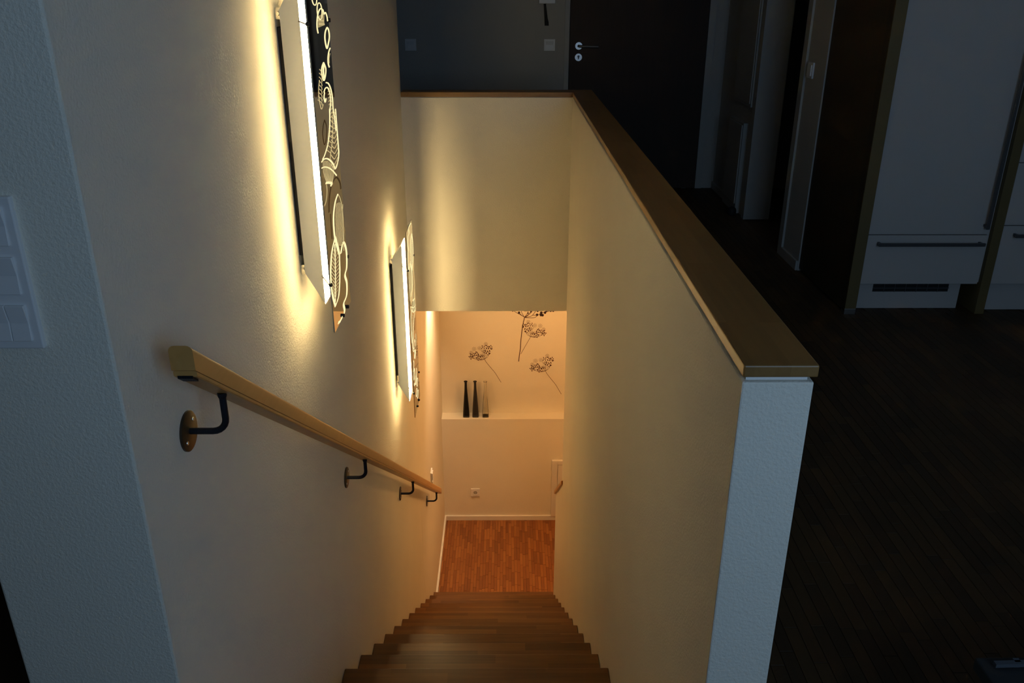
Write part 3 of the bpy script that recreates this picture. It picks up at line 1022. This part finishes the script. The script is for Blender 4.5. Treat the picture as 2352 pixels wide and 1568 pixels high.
t = thing('intercom', 'white wall intercom above the switch beside the dark door', 'intercom')
boxo('case', (0.232, 0.352, YHALL - 0.03, YHALL + 0.001, 1.338, 1.53), PLASTIC, t, 0.005)
for i in range(4):
    boxo('speaker_slot', (0.255, 0.330, YHALL - 0.0315, YHALL - 0.029, 1.47 + 0.012 * i, 1.474 + 0.012 * i), PLASTIC_D, t)
boxo('call_button', (0.275, 0.310, YHALL - 0.034, YHALL - 0.029, 1.375, 1.405), PLASTIC, t, 0.002)
bm = bmesh.new()
loft(bm, [[(x - w, YHALL - 0.012, z), (x + w, YHALL - 0.012, z), (x + w, YHALL - 0.002, z), (x - w, YHALL - 0.002, z)]
          for x, w, z in ((0.276, 0.008, 1.345), (0.280, 0.009, 1.31), (0.287, 0.012, 1.24), (0.291, 0.015, 1.215), (0.293, 0.015, 1.190))])
tag(obj('key_strap', bm, STRAP, None, 0.001), 'dark strap hanging from the intercom box', 'strap')

# ------------------------------------------------------------------ corridor: service boxes and doorstop
t = thing('service_box', 'low white floor-standing service box on the corridor wall', 'service box')
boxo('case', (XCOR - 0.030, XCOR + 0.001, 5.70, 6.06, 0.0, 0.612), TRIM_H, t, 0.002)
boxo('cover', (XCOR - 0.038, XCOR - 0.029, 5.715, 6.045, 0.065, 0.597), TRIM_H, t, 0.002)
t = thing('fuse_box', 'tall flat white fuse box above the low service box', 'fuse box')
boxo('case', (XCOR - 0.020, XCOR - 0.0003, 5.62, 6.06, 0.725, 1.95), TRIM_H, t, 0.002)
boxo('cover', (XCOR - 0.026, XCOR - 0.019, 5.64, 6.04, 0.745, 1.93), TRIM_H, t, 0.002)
bm = bmesh.new()
loft(bm, [[(1.555 + r * math.cos(2 * math.pi * k / 20), 5.66 + r * math.sin(2 * math.pi * k / 20), z) for k in range(20)]
          for r, z in ((0.026, 0.0), (0.030, 0.006), (0.031, 0.03), (0.027, 0.045), (0.015, 0.055), (0.006, 0.058))])
tag(obj('door_stop', bm, BLACK, None, smooth=True), 'small black rubber doorstop on the corridor floor', 'doorstop')

# ------------------------------------------------------------------ kitchen
def bar_handle(parent, a, b, off, r=0.0075, sq=True):
    """square bar handle between two points in front of a face; off = stand-off vector"""
    a, b, off = Vector(a), Vector(b), Vector(off)
    d = (b - a).normalized()
    bm = bmesh.new()
    u = d.orthogonal().normalized()
    u = off.normalized()
    w = d.cross(u)
    def sqr(p, s1, s2):
        return [p + u * (i * s1) + w * (j * s2) for i, j in ((-1, -1), (1, -1), (1, 1), (-1, 1))]
    loft(bm, [sqr(a + off, r * 0.7, r), sqr(b + off, r * 0.7, r)])
    for p in (a + d * 0.012, b - d * 0.012):
        e = [p + d * (i * 0.006) + w * (j * r * 0.8) for i, j in ((-1, -1), (1, -1), (1, 1), (-1, 1))]
        loft(bm, [[v - off * 0.05 for v in e], [v + off for v in e]])
    return obj('handle', bm, GREYM, parent, 0.0012, 1)


SLAT = mat('vent_slat_grey', (0.10, 0.10, 0.10), 0.5)
KY = 3.76           # plane of the kitchen fronts
def fridge_unit():
    t = thing('tall_kitchen_unit', 'tall white glossy kitchen unit with dark side panel and plinth vent', 'kitchen unit', 'tall kitchen units')
    boxo('side_panel', (1.622, 1.640, KY - 0.008, 4.424, 0.016, 2.25), WENGE, t, 0.001)
    boxo('edge_strip', (1.6225, 1.676, KY - 0.014, KY + 0.06, 0.030, 2.25), BROWN, t, 0.001)
    boxo('foot', (1.6225, 1.676, KY - 0.014, KY + 0.03, 0.0, 0.0295), STEEL, t, 0.002)
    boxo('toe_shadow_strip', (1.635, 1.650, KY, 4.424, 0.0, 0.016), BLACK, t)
    boxo('carcass', (1.6405, 2.255, KY + 0.019, 4.424, 0.152, 2.25), LACQ, t)
    d = boxo('door', (1.678, 2.240, KY, KY + 0.020, 0.393, 2.245), LACQ, t, 0.0015)
    bar_handle(d, (2.212, KY, 0.425), (2.212, KY, 1.32), (0, -0.032, 0), 0.0075)
    w = boxo('drawer', (1.678, 2.240, KY, KY + 0.020, 0.150, 0.389), LACQ, t, 0.0015)
    bar_handle(w, (1.722, KY, 0.352), (2.218, KY, 0.352), (0, -0.032, 0), 0.0075)
    p = boxo('plinth', (1.678, 2.205, KY + 0.075, KY + 0.095, 0.0, 0.153), LACQ, t)
    v = boxo('vent_well', (1.780, 2.148, KY + 0.0735, KY + 0.076, 0.086, 0.126), BLACK, p)
    boxo('vent_slat', (1.780, 2.148, KY + 0.066, KY + 0.0740, 0.1045, 0.1075), SLAT, p)
    for i in range(1, 7):
        x = 1.780 + 0.368 * i / 7
        boxo('vent_slat', (x - 0.0012, x + 0.0012, KY + 0.068, KY + 0.0740, 0.086, 0.126), SLAT, p)
    return t


fridge_unit()
t = thing('tall_kitchen_unit', 'white kitchen unit with two stacked fronts behind a brown divider panel', 'kitchen unit', 'tall kitchen units')
boxo('divider_panel', (2.256, 2.300, KY - 0.006, 4.424, 0.0, 2.25), BROWN, t, 0.001)
boxo('carcass', (2.3005, 3.60, KY + 0.019, 4.424, 0.152, 2.25), LACQ, t)
for i, (x0_, x1_) in enumerate(((2.304, 2.900), (2.904, 3.598))):
    for z0_, z1_ in ((0.150, 0.433), (0.437, 0.723), (0.727, 2.245)):
        d = boxo('drawer' if z1_ < 1 else 'door', (x0_, x1_, KY, KY + 0.020, z0_, z1_), LACQ, t, 0.0015)
        if z1_ < 1:
            bar_handle(d, (x0_ + 0.045, KY, z1_ - 0.040), (x1_ - 0.045, KY, z1_ - 0.040), (0, -0.032, 0), 0.0075)
        else:
            bar_handle(d, (x1_ - 0.035, KY, 0.78), (x1_ - 0.035, KY, 1.5), (0, -0.032, 0), 0.0075)
boxo('plinth', (2.3005, 3.60, KY + 0.055, KY + 0.075, 0.0, 0.153), LACQ, t)

# ------------------------------------------------------------------ low table at the lower right
t = thing('low_table', 'low dark table beside the bluish end of the balustrade', 'table')
boxo('table_top', (0.797, 1.55, 0.45, 1.097, 0.375, 0.400), mat('dark_table_top', (0.014, 0.015, 0.016), 0.6), t, 0.003)
for x in (0.83, 1.49):
    for y in (0.48, 1.04):
        boxo('leg', (x, x + 0.03, y, y + 0.03, 0.0, 0.376), BLACK, t, 0.002)
bm = bmesh.new()
for z in (0.409,):
    loft(bm, [[(x, y - 0.005, z - 0.004), (x, y + 0.004, z - 0.004), (x, y + 0.004, z + 0.003), (x, y - 0.005, z + 0.003)] for x, y in ((0.815, 1.072), (1.50, 1.145 - 0.05))])
for x in (0.85, 1.45):
    box(bm, x, x + 0.01, 1.073, 1.082, 0.398, 0.412)
tag(obj('gallery_rail', bm, mat('blue_steel', (0.055, 0.062, 0.072), 0.6, 0.0), t), 'slim bluish metal rail')
